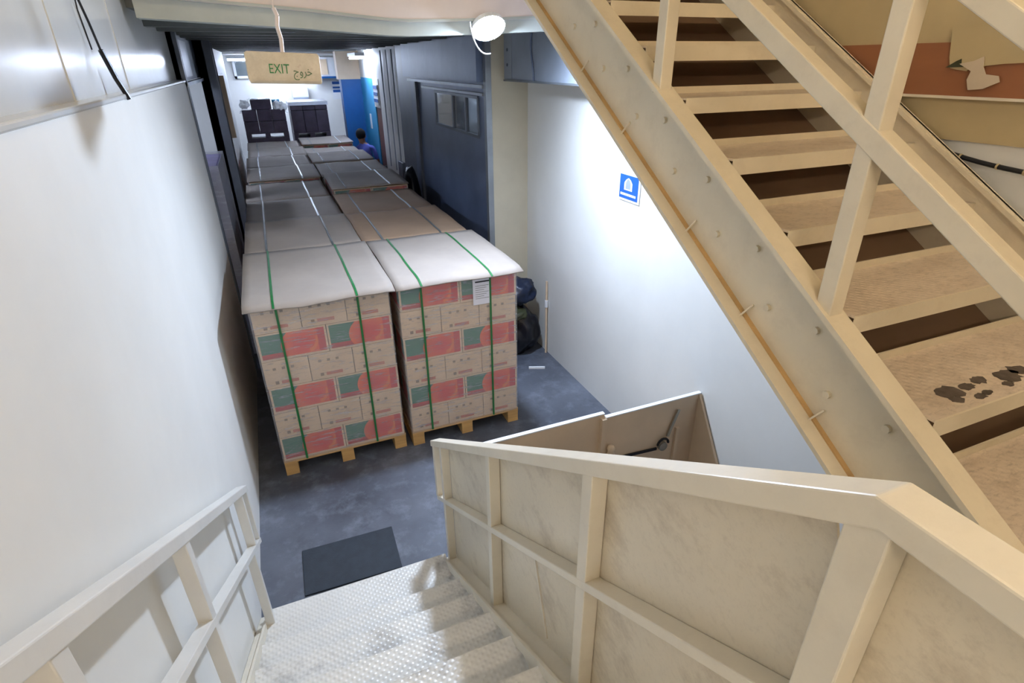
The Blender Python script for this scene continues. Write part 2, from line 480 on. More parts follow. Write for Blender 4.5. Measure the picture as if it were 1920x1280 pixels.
# store ceiling with ribs
ce = MB((1, 9, 3.3)).box(-3.0, 3.4, FY + 0.16, 14.8, 3.30, 3.40).build('ceiling', 'deck')
struct(ce, 'dark metal decking ceiling over the pallets', 'ceiling')
rib = MB((0, 0, 0)).prism([(-0.09, 0.0), (-0.06, -0.07), (0.06, -0.07), (0.09, 0.0)], 'x', -3.0, 2.1).mesh('rib', 'deck')
y = 4.9
while y < 14.6:
    inst(rib, 'rib', (-1, y - 9, 0.0), ce); y += 0.62
cf = MB((1, 16.5, 3.2)).box(-3.0, 3.4, 14.8, 18.6, 3.2, 3.3).build('ceiling_far', 'white_wall')
struct(cf, 'white ceiling at the bright far end of the store', 'ceiling')

# left side beyond the white wall
o = MB((LW, 8, 3)).box(LW - 0.25, LW - 0.02, 5.95, 14.8, 2.87, 3.3).build('wall_left_header', 'dark_steel')
struct(o, 'dark header above the openings left of the pallets', 'wall')
MB((LW, 8, 3)).box(LW - 0.02, LW + 0.02, 5.95, 13.0, 2.835, 2.865).build('cable_tray', 'galv', o)
MB((LW, 8, 3)).box(LW - 0.02, LW - 0.008, 6.3, 6.95, 2.9, 3.2).build('foil_sheet', 'galv', o)
MB((LW, 8, 3)).box(LW - 0.02, LW - 0.008, 11.0, 13.2, 2.9, 3.2).build('foil_sheet', 'galv', o)
o = MB((LW, 5.98, 0)).box(LW - 0.32, LW + 0.012, 5.95, 6.06, 0, 3.3).build('trim_4', 'dark_steel')
struct(o, 'dark steel jamb at the end of the white wall', 'trim')
o = MB((-0.5, 8.1, 0)).box(-0.56, -0.47, 7.9, 8.25, 0, 3.3).box(-0.56, -0.385, 7.9, 7.92, 0, 3.3).box(-0.56, -0.385, 8.23, 8.25, 0, 3.3).build('trim_5', 'dark_steel')
struct(o, 'dark steel column left of the pallet rows', 'column')
o = MB((-1.5, 9.2, 0)).box(-3.0, -0.60, 9.2, 9.35, 0, 3.3).build('wall_side_room', 'white_wall')
struct(o, 'whitish wall seen through the left opening', 'wall')
o = MB((-3, 7, 0)).box(-3.15, -3.0, 5.9, 18.6, 0, 3.4).build('wall_side_left', 'white_wall')
struct(o, 'outer wall of the left side room', 'wall')
o = MB((-2, 6, 0)).box(-3.0, LW - 0.3, 5.8, 5.95, 0, 3.4).build('wall_side_front', 'white_wall')
struct(o, 'near wall of the left side room', 'wall')
o = MB((-0.55, 12, 0)).box(-0.75, -0.53, 9.35, 14.8, 0, 3.3).build('wall_left_far', 'white_wall')
struct(o, 'narrow white wall strip beyond the dark column', 'wall')
MB((-0.55, 12, 0)).box(-0.53, -0.44, 10.9, 11.0, 1.9, 2.84).build('grey_board', 'gate', o)

# right side: column, dark partition with window, blue corner
o = MB((2.4, 5.85, 0)).box(2.16, 2.9, 5.7, 6.0, 0, 3.3).build('trim_6', 'cream_wall')
struct(o, 'cream column face at the corner of the right wall', 'column')
MB((2.4, 5.85, 0)).box(2.10, 2.16, 5.69, 5.76, 0, 3.3).build('steel_angle', 'galv', o)
pw = MB((2.2, 7.5, 0)).box(2.13, 2.15, 5.76, 6.0, 0, 3.3).box(2.13, 2.15, 6.0, 7.68, 0, 2.28).box(2.13, 2.15, 6.0, 7.68, 2.66, 3.3).box(2.13, 2.15, 7.68, 9.0, 0, 3.3).build('wall_partition', 'dark_wall')
struct(pw, 'dark blue-grey steel partition right of the pallets', 'wall')
MB((2.2, 7.5, 0)).box(2.085, 2.13, 5.76, 9.0, 2.76, 2.79).build('track', 'galv', pw)
MB((2.2, 7.5, 0)).box(2.085, 2.13, 5.76, 8.2, 2.69, 2.715).build('track', 'galv', pw)
MB((2.2, 7.5, 0)).box(2.03, 2.13, 5.76, 9.0, 2.82, 3.3).build('bulkhead', 'dark_wall', pw)
MB((2.2, 7.5, 0)).box(2.09, 2.13, 8.55, 8.62, 0, 2.76).build('door_edge', 'dark_steel', pw)
wn = empty('window_1', (2.13, 6.85, 2.28))
struct(wn, 'three-pane window strip in the dark partition', 'window')
f_ = MB((2.13, 6.85, 2.28)).box(2.118, 2.15, 6.0, 7.68, 2.26, 2.29).box(2.118, 2.15, 6.0, 7.68, 2.65, 2.68)
for y in (6.0, 6.42, 6.9, 7.66):
    f_.box(2.118, 2.15, y - 0.02, y + 0.03, 2.28, 2.66)
f_.build('window_frame', 'dark_steel', wn)
for a, b in ((6.03, 6.40), (6.45, 6.88), (6.93, 7.64)):
    MB((2.13, 6.85, 2.28)).box(2.136, 2.14, a, b, 2.29, 2.65).build('pane', 'glass', wn)
o = MB((2.3, 9.4, 0)).box(2.13, 2.5, 9.0, 9.85, 0, 3.3).build('trim_7', 'dark_steel')
struct(o, 'dark pillar between partition and white doorway', 'column')
wf = MB((2.3, 12, 0)).box(2.2, 2.4, 9.85, 11.9, 0, 3.3).build('wall_right_far', 'white_wall')
struct(wf, 'white wall strip beside the brown door', 'wall')
o = MB((2.3, 12, 0)).box(2.2, 2.4, 12.5, 14.0, 0, 2.72).build('wall_sky_blue', 'blue_lt')
struct(o, 'sky blue wall behind the person', 'wall')
o = MB((2.3, 12, 2.7)).box(2.2, 2.4, 11.9, 14.0, 2.72, 3.3).build('wall_over_door', 'white_wall')
struct(o, 'white wall strip above the sky blue wall', 'wall')
dr = MB((2.2, 11.9, 0)).box(2.22, 2.3, 11.9, 12.5, 0, 2.2).build('door_1', 'door_brown')
struct(dr, 'brown door in the right wall of the store', 'door')
MB((2.2, 11.9, 0)).box(2.19, 2.24, 11.9, 12.5, 2.2, 2.72).build('door_head', 'white_wall', dr)
MB((2.2, 11.9, 0)).box(2.17, 2.22, 12.0, 12.04, 0.98, 1.1).build('door_handle', 'galv', dr)
o = MB((2, 14, 0)).box(1.77, 2.4, 14.0, 14.35, 0, 2.68).build('trim_8', 'blue_dk')
struct(o, 'deep blue pillar at the end of the sky blue wall', 'column')
o = MB((2, 14, 2.7)).box(1.72, 2.4, 14.02, 14.35, 2.68, 3.3).build('trim_9', 'gate')
struct(o, 'grey-brown pillar head above the deep blue pillar', 'column')
fw = MB((1, 18, 0)).box(-3.0, 3.4, 18.0, 18.2, 0, 3.3).build('wall_far', 'white_wall')
struct(fw, 'bright white wall at the far end of the store', 'wall')
o = MB((3, 16, 0)).box(3.2, 3.4, 5.9, 18.0, 0, 3.4).build('wall_outer_right', 'white_wall')
struct(o, 'outer right wall of the store', 'wall')
o = MB((2, 14.2, 0)).box(2.4, 3.2, 14.0, 14.3, 0, 3.4).build('wall_far_return', 'white_wall')
struct(o, 'short return wall beside the deep blue pillar', 'wall')

# ------------------------------------------------------------------ lamps
lc = (1.542, 4.10, 3.213)
MAT['lamp'] = emit('lamp_diffuser', (210, 228, 255), LAMP_EMIT)
lp = tag(empty('bulkhead_lamp', lc), 'glowing round white bulkhead lamp fixed under the fascia beam', 'lamp')
lp.rotation_euler = (math.radians(-38), 0, 0)
MB(lc).lathe(lc, [(0.001, 0.04), (0.085, 0.04), (0.11, 0.02), (0.117, -0.016), (0.113, -0.016), (0.108, -0.004), (0.001, -0.004)], 28).build('lamp_base', 'white_pl', lp, smooth=False)
MB(lc).lathe(lc, [(0.110, -0.005), (0.106, -0.018), (0.09, -0.029), (0.05, -0.036), (0.001, -0.038)], 28).build('diffuser', 'lamp', lp, smooth=True)
MB(lc).box(lc[0] - 0.03, lc[0] + 0.03, lc[1] - 0.02, lc[1] + 0.03, lc[2] + 0.05, lc[2] + 0.075).build('bracket', 'trunk', lp)
pts = []
for k in range(13):
    t = k / 12
    pts.append((1.385 + 0.14 * t ** 1.6, 4.02, 3.235 - 0.19 * math.sin(t * 1.75) ** 1.0))
o = MB(pts[0]).tube(pts, 0.0045, 8).build('lamp_flex', 'white_pl')
tag(o, 'loose white flex curling below the round lamp', 'cable')

MAT['warm'] = emit('warm_tube', (255, 235, 206), WARM_EMIT)
def batten(loc, length, along, label, mat, name='ceiling_light', grp=None):
    e = tag(empty(name, loc), label, 'ceiling light', grp)
    x, y, z = loc
    hx, hy = (length / 2, 0.09) if along == 'x' else (0.09, length / 2)
    MB(loc).box(x - hx, x + hx, y - hy, y + hy, z, z + 0.06).build('housing', 'white_pl', e)
    for d in (-0.045, 0.045):
        a = (x - hx + 0.03, y + d, z - 0.03) if along == 'x' else (x + d, y - hy + 0.03, z - 0.03)
        b = (x + hx - 0.03, y + d, z - 0.03) if along == 'x' else (x + d, y + hy - 0.03, z - 0.03)
        MB(loc).cyl(a, b, 0.019, 10).build('tube', mat, e, smooth=True)
    return e
batten((1.3, 0.3, 6.13), 1.5, 'x', 'unseen warm twin-tube fill light added above the landing', 'warm')  # unseen fitting, added to give the warm light from upstairs
MAT['warm_fill'] = emit('warm_fill_tube', (255, 235, 210), WALL_EMIT)
def wall_fill(x, z, label):
    loc = (x, -1.8, z)
    e = tag(empty('wall_fill', loc), label, 'fill light')
    MB(loc).box(x - 0.65, x + 0.65, -1.8, -1.74, z - 0.07, z + 0.07).build('housing', 'white_pl', e)
    MB(loc).cyl((x - 0.6, -1.715, z), (x + 0.6, -1.715, z), 0.03, 12).build('tube', 'warm_fill', e, smooth=True)
wall_fill(0.12, 4.0, 'unseen warm fill tube added on the white wall behind the landing')  # added out of view as warm fill for the shaded faces
MAT['cool'] = emit('cool_tube', (214, 228, 255), FAR_EMIT)
batten((0.7, 17.2, 3.12), 1.4, 'x', 'cool twin-tube ceiling light close to the far wall', 'cool')
batten((0.2, 15.6, 3.12), 1.4, 'x', 'cool twin-tube ceiling light behind the dark stacks', 'cool')
batten((1.95, 12.7, 3.12), 1.0, 'y', 'cool twin-tube light over the aisle by the sky blue wall', 'cool')
MAT['dim'] = emit('dim_tube', (214, 228, 255), 34.0)
batten((2.75, 7.5, 3.15), 0.9, 'y', 'dim twin-tube light added behind the dark partition to brighten the panes', 'dim')  # added lamp, there to brighten the partition window
batten((-1.7, 7.6, 3.2), 1.2, 'y', 'cool twin-tube light in the left side room', 'cool')

# ------------------------------------------------------------------ lower staircase
RISE, GO = 0.17, 0.263
X0, X1 = -0.50, 0.585
def ztop(Y): return 0.88 + 0.65 * (2.84 - Y)
def zmid(Y): return ztop(Y) - 0.455
def zstr(Y): return 0.07 + 0.646 * (2.62 - Y)
st = tag(empty('lower_staircase', (0, 2.4, 0)), 'cream checker-plate stair flight going down to the store floor', 'staircase')
O = (0, 2.4, 0)
for k in range(8):
    z = RISE * (k + 1)
    yn = 2.483 - GO * k + (0.1 if k == 0 else 0.0)
    yb = 2.483 - GO * (k + 1) - 0.01
    MB(O).box(X0, X1, yb, yn, z - 0.006, z).box(X0, X1, yn - 0.006, yn, z - 0.045, z - 0.006).box(X0, X1, yb, yb + 0.006, z, z + RISE - 0.045).build('tread', 'cream_tread', st)
for xa, xb in ((X0 - 0.045, X0), (X1, X1 + 0.1)):
    q = [(2.66, 0.0), (2.66, zstr(2.66)), (0.36, zstr(0.36)), (0.36, zstr(0.36) - 0.28), (2.40, 0.0)]
    MB(O).prism(q, 'x', xa, xb).build('stringer', 'cream', st, bevel=0.004)
for xa in (X0 + 0.004, X1 - 0.012):
    MB(O).bar((xa + 0.004, 2.60, zstr(2.60) + 0.01), (xa + 0.004, 0.38, zstr(0.38) + 0.01), 0.012, 0.05).build('edge_bar', 'cream', st)

landing = MB((0, 0, 1.5)).box(LW, 2.56, -1.8, -0.12, 1.45, 1.53).box(LW, 0.72, -0.12, 0.38, 1.45, 1.53).build('landing_floor', 'cream_tread')
tag(landing, 'cream checker-plate landing between the two stair flights', 'landing')

# right balustrade with sheet panels
XB = 0.65
bl = tag(empty('panelled_balustrade', (XB, 2.6, 0)), 'cream steel balustrade with sheet panels right of the lower stairs', 'balustrade')
OB = (XB, 2.6, 0)
KY = 0.315
def bpost(y, z0, z1, wy=0.045):
    MB(OB).box(XB - 0.035, XB + 0.015, y - wy / 2, y + wy / 2, z0, z1).build('post', 'cream', bl, bevel=0.003)
bpost(2.80, zmid(2.80), ztop(2.80) - 0.03)
bpost(2.62, zstr(2.62) - 0.06, ztop(2.62) - 0.03)
bpost(1.78, zstr(1.78) - 0.02, ztop(1.78) - 0.03)
bpost(0.985, zstr(0.985) - 0.02, ztop(0.985) - 0.03, 0.05)
bpost(KY, 1.53, ztop(KY) - 0.03, 0.06)
bpost(-0.55, 1.53, ztop(KY) - 0.03, 0.06)
zk = ztop(KY)
MB(OB).prism([(2.84, ztop(2.84) - 0.045), (2.84, ztop(2.84)), (KY, zk), (-0.6, zk), (-0.6, zk - 0.045), (KY - 0.015, zk - 0.045)], 'x', XB - 0.04, XB + 0.025).build('top_rail', 'cream', bl, bevel=0.004)
MB(OB).prism([(2.80, zmid(2.80) - 0.02), (2.80, zmid(2.80) + 0.015), (KY, zmid(KY) + 0.015), (KY, zmid(KY) - 0.02)], 'x', XB - 0.036, XB + 0.015).build('mid_rail', 'cream', bl, bevel=0.003)
ys = [2.60, 1.78, 0.985, KY]
for a, b in zip(ys[:-1], ys[1:]):
    for lo, hi in ((zstr, zmid), (zmid, ztop)):
        e0 = -0.01 if lo is zstr else 0.0
        bb = b + (0.085 if (b == KY and hi is ztop) else 0.0)
        b = b + (0.03 if (b == KY and hi is ztop) else 0.0)
        MB(OB).prism([(a, lo(a) + e0), (a, hi(a) - 0.02), (bb, hi(bb) - 0.02), (b, lo(b) + 0.25 if b > KY and b < 0.5 else lo(b) + e0), (b, lo(b) + e0)], 'x', XB + 0.016, XB + 0.021).build('sheet_panel', 'cream_panel', bl)
MB(OB).box(XB + 0.016, XB + 0.021, -0.55, KY, 1.53, zk - 0.04).build('sheet_panel', 'cream_panel', bl)
for (ya, za, yb_, zb) in ((1.42, 1.36, 1.28, 0.98), (1.30, 0.92, 1.16, 0.62)):
    MB(OB).bar((XB + 0.013, ya, za), (XB + 0.013, yb_, zb), 0.006, 0.010).build('weld_seam', 'cream', bl)

# left balustrade (open) along the wall
XL = -0.47
OL = (XL, 2.6, 0)
bo = tag(empty('open_balustrade', OL), 'open cream steel handrail along the white left wall', 'balustrade')
def zt(Y): return 0.96 + 0.655 * (2.74 - Y)
def zm(Y): return zt(Y) - 0.41
def lpost(y, z0, z1, wy=0.04):
    MB(OL).box(XL - 0.02, XL + 0.025, y - wy / 2, y + wy / 2, z0, z1).build('post', 'cream_cool_lit', bo, bevel=0.003)
lpost(2.76, zm(2.76), zt(2.76) - 0.02, 0.03)
lpost(2.60, zm(2.60), zt(2.60) - 0.02, 0.03)
lpost(2.50, zstr(2.50) - 0.02, zm(2.50), 0.035)
lpost(1.55, zstr(1.55) - 0.02, zt(1.55) - 0.02, 0.05)
lpost(0.80, zstr(0.80) - 0.02, zt(0.80) - 0.02, 0.055)
lpost(0.05, 1.53, zt(0.05) - 0.02, 0.055)
MB(OL).prism([(2.78, zt(2.78) - 0.045), (2.78, zt(2.78)), (0.0, zt(0.0)), (0.0, zt(0.0) - 0.055)], 'x', XL - 0.025, XL + 0.03).build('top_rail', 'cream_cool_lit', bo, bevel=0.004)
MB(OL).prism([(2.78, zm(2.78) - 0.015), (2.78, zm(2.78) + 0.02), (0.0, zm(0.0) + 0.02), (0.0, zm(0.0) - 0.015)], 'x', XL - 0.022, XL + 0.026).build('mid_rail', 'cream_cool_lit', bo, bevel=0.003)

# ------------------------------------------------------------------ gate under the stairs
gt = tag(empty('plywood_gate', (1.6, 2.65, 0)), 'tan plywood gate with a padlocked latch beside the stair foot', 'gate')
OG = (1.6, 2.65, 0)
MB(OG).box(0.72, 1.76, 2.65, 2.668, 0.0, 0.885).build('gate_leaf', 'gate', gt)
MB(OG).box(1.765, 2.553, 2.635, 2.653, 0.0, 0.86).build('gate_leaf', 'gate', gt)
MB(OG).box(0.72, 1.76, 2.645, 2.675, 0.885, 0.893).build('edge_strip', 'white_pl', gt)
MB(OG).box(1.765, 2.553, 2.63, 2.66, 0.86, 0.868).build('edge_strip', 'white_pl', gt)
MB(OG).box(1.73, 1.765, 2.62, 2.65, 0.0, 0.86).build('centre_post', 'gate', gt)
MB(OG).prism([(2.635, 0.86), (2.635, 0.0), (2.1, 0.0), (2.3, 0.34)], 'x', 2.535, 2.553).build('side_board', 'gate', gt)
MB(OG).box(2.36, 2.39, 2.615, 2.635, 0.25, 0.62).build('latch_post', 'gate', gt)
def ring(c, r, tr, n=14, a0=0.0, a1=2 * math.pi):
    return [(c[0] + r * math.cos(a0 + (a1 - a0) * k / n), c[1], c[2] + r * math.sin(a0 + (a1 - a0) * k / n)) for k in range(n + 1)]
MB(OG).tube(ring((2.25, 2.61, 0.52), 0.045, 0.01, 14, 0.0, math.pi), 0.009, 6).build('shackle', 'black', gt)
MB(OG).cyl((2.25, 2.60, 0.50), (2.25, 2.63, 0.50), 0.035, 14).build('padlock', 'steel', gt)
MB(OG).bar((1.9, 2.625, 0.50), (2.2, 2.615, 0.49), 0.012, 0.018, (0, 1, 0)).build('latch_bar', 'black', gt)
MB(OG).bar((2.29, 2.62, 0.57), (2.36, 2.62, 0.78), 0.012, 0.02, (0, 1, 0)).build('chain_link', 'steel', gt)
MB(OG).lathe((1.80, 2.60, 0.60), [(0.001, 0.05), (0.02, 0.045), (0.028, 0.02), (0.02, 0.0), (0.03, -0.02), (0.02, -0.05), (0.001, -0.05)], 12).build('knob', 'gate', gt, smooth=True)

# ------------------------------------------------------------------ upper staircase
XU, XR = 1.53, 2.5
R2, G2 = 0.187, 0.30
OU = (2.0, -0.1, 1.53)
us = tag(empty('upper_staircase', OU), 'cream steel stair flight rising to the upper floor on the right', 'staircase')
SL = R2 / G2
def utop(Y): return 2.49 + SL * (Y - 1.351)     # top edge of left stringer
YA, YE = -0.2, 4.15
def clipY(z): return 1.351 + (z - 2.49) / SL
def strip(off0, off1, xa, xb, name, mat, par, ya=YA, ye=YE, top=utop, bev=0.0):
    return MB(OU).prism([(ya, top(ya) + off0), (ye, top(ye) + off0), (ye, top(ye) + off1), (ya, top(ya) + off1)], 'x', xa, xb).build(name, mat, par, bevel=bev)
ls = strip(-0.385, 0.0, XU - 0.004, XU + 0.008, 'stringer', 'cream_warm_lit', us)
strip(-0.022, 0.0, XU - 0.075, XU - 0.004, 'top_flange', 'cream_warm_lit', ls)
strip(-0.40, -0.38, XU - 0.075, XU - 0.004, 'bottom_flange', 'cream_warm_lit', ls)
strip(-0.38, -0.372, XU - 0.02, XU - 0.004, 'rust_line', 'rust', ls)
def rtop(Y): return utop(Y) + 0.10
rs = strip(-0.44, 0.0, XR - 0.004, XR + 0.008, 'stringer', 'cream_warm_lit', us, top=rtop)
strip(-0.02, 0.0, XR - 0.03, RW - 0.045, 'top_flange', 'cream_warm_lit', rs, top=rtop)
k0 = -3
blt = MB().cyl((-0.012, 0, 0), (0.0, 0, 0), 0.013, 8, 0.013).mesh('bolt', 'cream_warm_lit')
for k in range(-3, 11):
    yn = 1.351 + G2 * k - 0.03         # front of tread
    zb = 2.434 + R2 * k                # underside of the front lip
    tr = MB(OU).box(XU + 0.008, XR - 0.004, yn, yn + 0.30, zb + 0.05, zb + 0.058).build('tread', 'dusty_tread', us)
    MB(OU).box(XU + 0.008, XR - 0.004, yn - 0.006, yn, zb, zb + 0.058).build('nosing', 'cream_warm_lit', tr)
    MB(OU).box(XU + 0.008, XR - 0.004, yn + 0.294, yn + 0.30, zb + 0.058, zb + 0.085).build('back_lip', 'cream_warm_lit', tr)
    MB(OU).box(XR - 0.05, XR - 0.004, yn + 0.02, yn + 0.26, zb + 0.015, zb + 0.05).build('angle_clip', 'cream_warm_lit', tr)
    for d in (0.06, 0.265):
        inst(blt, 'bolt', (XU - 0.004 - OU[0], yn + d + 0.04 - OU[1], zb - 0.03 - OU[2]), us)
# dark stains trodden on one tread
random.seed(3)
for (x, y_, r) in ((1.72, 0.80, 0.035), (1.80, 0.80, 0.02), (1.70, 0.765, 0.018), (1.87, 0.81, 0.022), (1.78, 0.75, 0.016), (1.82, 0.755, 0.014), (1.98, 0.79, 0.035), (2.05, 0.80, 0.03), (1.93, 0.76, 0.015)):
    zt_ = 2.434 + R2 * -2 + 0.0585
    n_ = 17
    p = [(x + r * 1.4 * (0.7 + 0.5 * random.random()) * math.cos(a * 2 * math.pi / n_), y_ + r * 0.9 * (0.7 + 0.5 * random.random()) * math.sin(a * 2 * math.pi / n_)) for a in range(n_)]
    MB(OU).prism(p, 'z', zt_, zt_ + 0.0012).build('dirt_mark', 'stain', us)
MB(OU).prism([(YA, utop(YA) - 0.29), (YE, utop(YE) - 0.29), (YE, utop(YE) - 0.275), (YA, utop(YA) - 0.275)], 'x', XU + 0.01, XR - 0.006).build('soffit_board', 'soffit', us)
# railing on the near stringer
XP = 1.50
def upost(y, h=0.93, wdt=0.055):
    MB(OU).box(XP - 0.03, XP + 0.025, y - wdt / 2, y + wdt / 2, utop(y) - 0.03, utop(y) + h).build('post', 'cream_warm_lit', us, bevel=0.004)
for y_ in (0.12, 1.08, 2.03, 2.98, 3.93):
    upost(y_)
for nm, h0, h1 in (('mid_rail', 0.455, 0.525), ('top_rail', 0.87, 0.93)):
    MB(OU).prism([(YA, utop(YA) + h0), (YE, utop(YE) + h0), (YE, utop(YE) + h1), (YA, utop(YA) + h1)], 'x', XP - 0.033, XP + 0.028).build(nm, 'cream_warm_lit', us, bevel=0.004)
for d in (1.78, 1.42, 1.05, 2.3, 2.7):
    MB(OU).bar((XU - 0.03, d, utop(d) - 0.38), (XU - 0.008, d - 0.03, utop(d) - 0.33), 0.006, 0.006).build('weld_spur', 'cream_warm_lit', us)
# cable on the right wall
pts = [(RW - 0.02, 1.75 - 0.65 * t, 2.715 - 0.10 * t - 0.025 * math.sin(t * 3.1)) for t in [k / 14 for k in range(15)]]
o = MB(pts[0]).tube(pts, 0.009, 8).build('wall_cable', 'black')
tag(o, 'black cable with pale ties sagging on the right wall', 'cable')
for k in (3, 6, 9, 11):
    a, b = Vector(pts[k]), Vector(pts[k + 1])
    MB(pts[0]).cyl(a.lerp(b, 0.4), a.lerp(b, 0.55), 0.011, 8).build('cable_tie', 'tan_wall', o)

# ------------------------------------------------------------------ wall fittings
tk = tag(empty('cable_trunking', (2.43, 4.9, 2.83)), 'grey box trunking high on the right wall', 'trunking')
OT = (2.43, 4.9, 2.83)
MB(OT).box(2.305, RW - 0.001, 3.6, 5.69, 2.84, 3.295).build('box_body', 'trunk', tk)
MB(OT).box(2.29, RW, 3.6, 5.69, 2.825, 2.84).build('bottom_strip', 'galv', tk)
MB(OT).box(2.298, 2.305, 5.50, 5.69, 2.85, 3.29).build('end_plate', 'trunk', tk)
for z in (2.97, 3.10):
    MB(OT).cyl((2.290, 5.60, z), (2.30, 5.60, z), 0.014, 8).build('bolt', 'dark_steel', tk)
pts = [(2.295, 5.02 + 0.03 * math.sin(k * 0.5), 3.27 - 0.043 * k) for k in range(11)]
o = MB(pts[0]).tube(pts, 0.008, 6).build('trunking_cable', 'dark_wall')
tag(o, 'dark cable hanging down the grey trunking', 'cable')

ps = tag(empty('blue_notice', (RW, 3.74, 2.1)), 'blue notice with an arch symbol on the white right wall', 'notice')
OP = (RW, 3.74, 2.1)
MB(OP).box(RW - 0.008, RW, 3.60, 3.88, 2.0, 2.205).build('backing', 'white_pl', ps)
MB(OP).box(RW - 0.010, RW - 0.008, 3.622, 3.876, 2.018, 2.2).build('blue_field', 'blue_sign', ps)
def arch(yc, z0, hw, hs, ht):
    return [(yc - hw, z0), (yc - hw, z0 + hs), (yc - hw * 0.55, z0 + hs + ht * 0.65), (yc, z0 + hs + ht), (yc + hw * 0.55, z0 + hs + ht * 0.65), (yc + hw, z0 + hs), (yc + hw, z0)]
MB(OP).prism(arch(3.755, 2.085, 0.055, 0.055, 0.04), 'x', RW - 0.0115, RW - 0.010).build('arch_symbol', 'white_pl', ps)
MB(OP).prism(arch(3.755, 2.095, 0.032, 0.045, 0.035), 'x', RW - 0.013, RW - 0.0115).build('arch_opening', 'trunk', ps)
for k in range(9):
    MB(OP).box(RW - 0.0115, RW - 0.010, 3.645 + k * 0.024, 3.664 + k * 0.024, 2.042, 2.060).build('lettering', 'white_pl', ps)

# exit sign on a cord
sg = tag(empty('exit_sign', (0.15, 3.03, 2.98)), 'tan hanging exit sign with green English and Arabic lettering', 'sign')
OS = (0.15, 3.03, 2.98)
bd = MB(OS).prism([(-0.015, 2.922), (-0.022, 2.945), (-0.02, 3.045), (-0.01, 3.053), (0.29, 3.04), (0.298, 3.03), (0.295, 2.918), (0.288, 2.912)], 'y', 3.01, 3.05).build('sign_box', 'sign', sg, bevel=0.006)
MB(OS).bar((0.0, 3.006, 2.935), (0.285, 3.006, 2.926), 0.004, 0.006, (0, 1, 0)).build('bottom_crease', 'sign', bd)
RX = Matrix.Rotation(math.pi / 2, 4, 'X')
def at(x, y, z): return Matrix.Translation((x - OS[0], y - OS[1], z - OS[2])) @ Matrix.Rotation(math.radians(2.2), 4, 'Y') @ RX
text_obj('EXIT', 0.056, 'green_ink', 'exit_lettering', at(0.115, 3.0085, 2.978), sg, 0.0008, 0.78)
text_obj('\uFE9D\uFEED\uFEAE\uFEA7', 0.05, 'faint_ink', 'arabic_lettering', at(0.215, 3.0085, 2.965), sg, 0.0008, 0.8)
cord = [(0.142, 3.03, 3.046), (0.146, 3.03, 3.10), (0.138, 3.03, 3.15), (0.146, 3.03, 3.19), (0.136, 3.03, 3.22), (0.136, 3.03, 6.2)]
MB(OS).tube(cord[:5], 0.009, 8).build('cord', 'pink_board', sg)
MB(OS).tube(cord[4:], 0.004, 6).build('wire', 'pink_board', sg)

# black cable and sleeve on the left wall
pts = [(LW - 0.045, 3.02, 3.52), (LW - 0.045, 3.05, 3.28), (LW - 0.035, 3.10, 3.16), (LW - 0.03, 3.14, 3.06)]
cb = MB(pts[0]).tube(pts, 0.005, 6).build('wall_cable', 'black')
tag(cb, 'black cable ending in a thick sleeve high on the left wall', 'cable')
MB(pts[0]).tube([(LW - 0.03, 3.14, 3.06), (LW - 0.01, 3.17, 2.95), (LW + 0.015, 3.19, 2.865)], 0.011, 8).build('sleeve', 'black_gloss', cb)
MB(pts[0]).tube([(LW - 0.045, 3.05, 3.28), (LW - 0.045, 3.02, 3.20), (LW - 0.045, 3.06, 3.06)], 0.003, 6).build('stray_wire', 'black', cb)

# ------------------------------------------------------------------ pallets of cartons
LOADW, LAYER = 0.975, 0.225
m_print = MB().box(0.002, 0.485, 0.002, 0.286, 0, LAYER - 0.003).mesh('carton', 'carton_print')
m_plain = MB().box(0.002, 0.322, 0.002, 0.382, 0, LAYER - 0.003).mesh('carton', 'carton_plain')
def pallet(parent, full):
    if full:
        deck = MB().box(0, 0.99, 0, 0.09, 0.115, 0.14).build('pallet', 'wood', parent)
        for k in range(1, 6):
            o = MB().box(0, 0.99, 0.21 * k, 0.21 * k + 0.1, 0.115, 0.14).build('deck_board', 'wood', deck)
        for xa in (0.0, 0.445, 0.89):
            MB().box(xa, xa + 0.1, 0, 1.15, 0.095, 0.115).build('cross_board', 'wood', deck)
            MB().box(xa, xa + 0.1, 0, 1.15, 0.0, 0.018).build('bottom_board', 'wood', deck)
            for ya in (0.0, 0.52, 1.04):
                MB().box(xa, xa + 0.1, ya, ya + 0.11, 0.018, 0.095).build('block', 'wood', deck, bevel=0.003)
    else:
        m = MB()
        for k in range(6):
            m.box(0, 0.99, 0.21 * k, 0.21 * k + 0.1, 0.115, 0.14)
        for xa in (0.0, 0.445, 0.89):
            m.box(xa, xa + 0.1, 0, 1.15, 0.0, 0.115)
        m.build('pallet', 'wood', parent)
def sheet(parent, x0, x1, y0, y1, z, seed, mat, droop=0.02, split=None):
    rnd = random.Random(seed)
    ph = rnd.random() * 50
    def fn(u, v):
        x = x0 + (x1 - x0) * u; y_ = y0 + (y1 - y0) * v
        e = max(0, 0.12 - v) / 0.12
        dz = 0.012 * (noise.noise(Vector((x * 2.2 + ph, y_ * 2.2, 0))) + 0.3) - droop * e * e
        dz += 0.008 * noise.noise(Vector((x * 7, y_ * 7 + ph, 1.0))) * (1 if v < 0.05 or v > 0.95 else 0.3)
        return (x, y_ + 0.012 * noise.noise(Vector((x * 5 + ph, 3.3, y_))) * (1 if v in (0, 1) else 0), z + dz)
    return MB().grid(fn, 16, 14).build('top_sheet', mat, parent, solid=0.008, smooth=True)
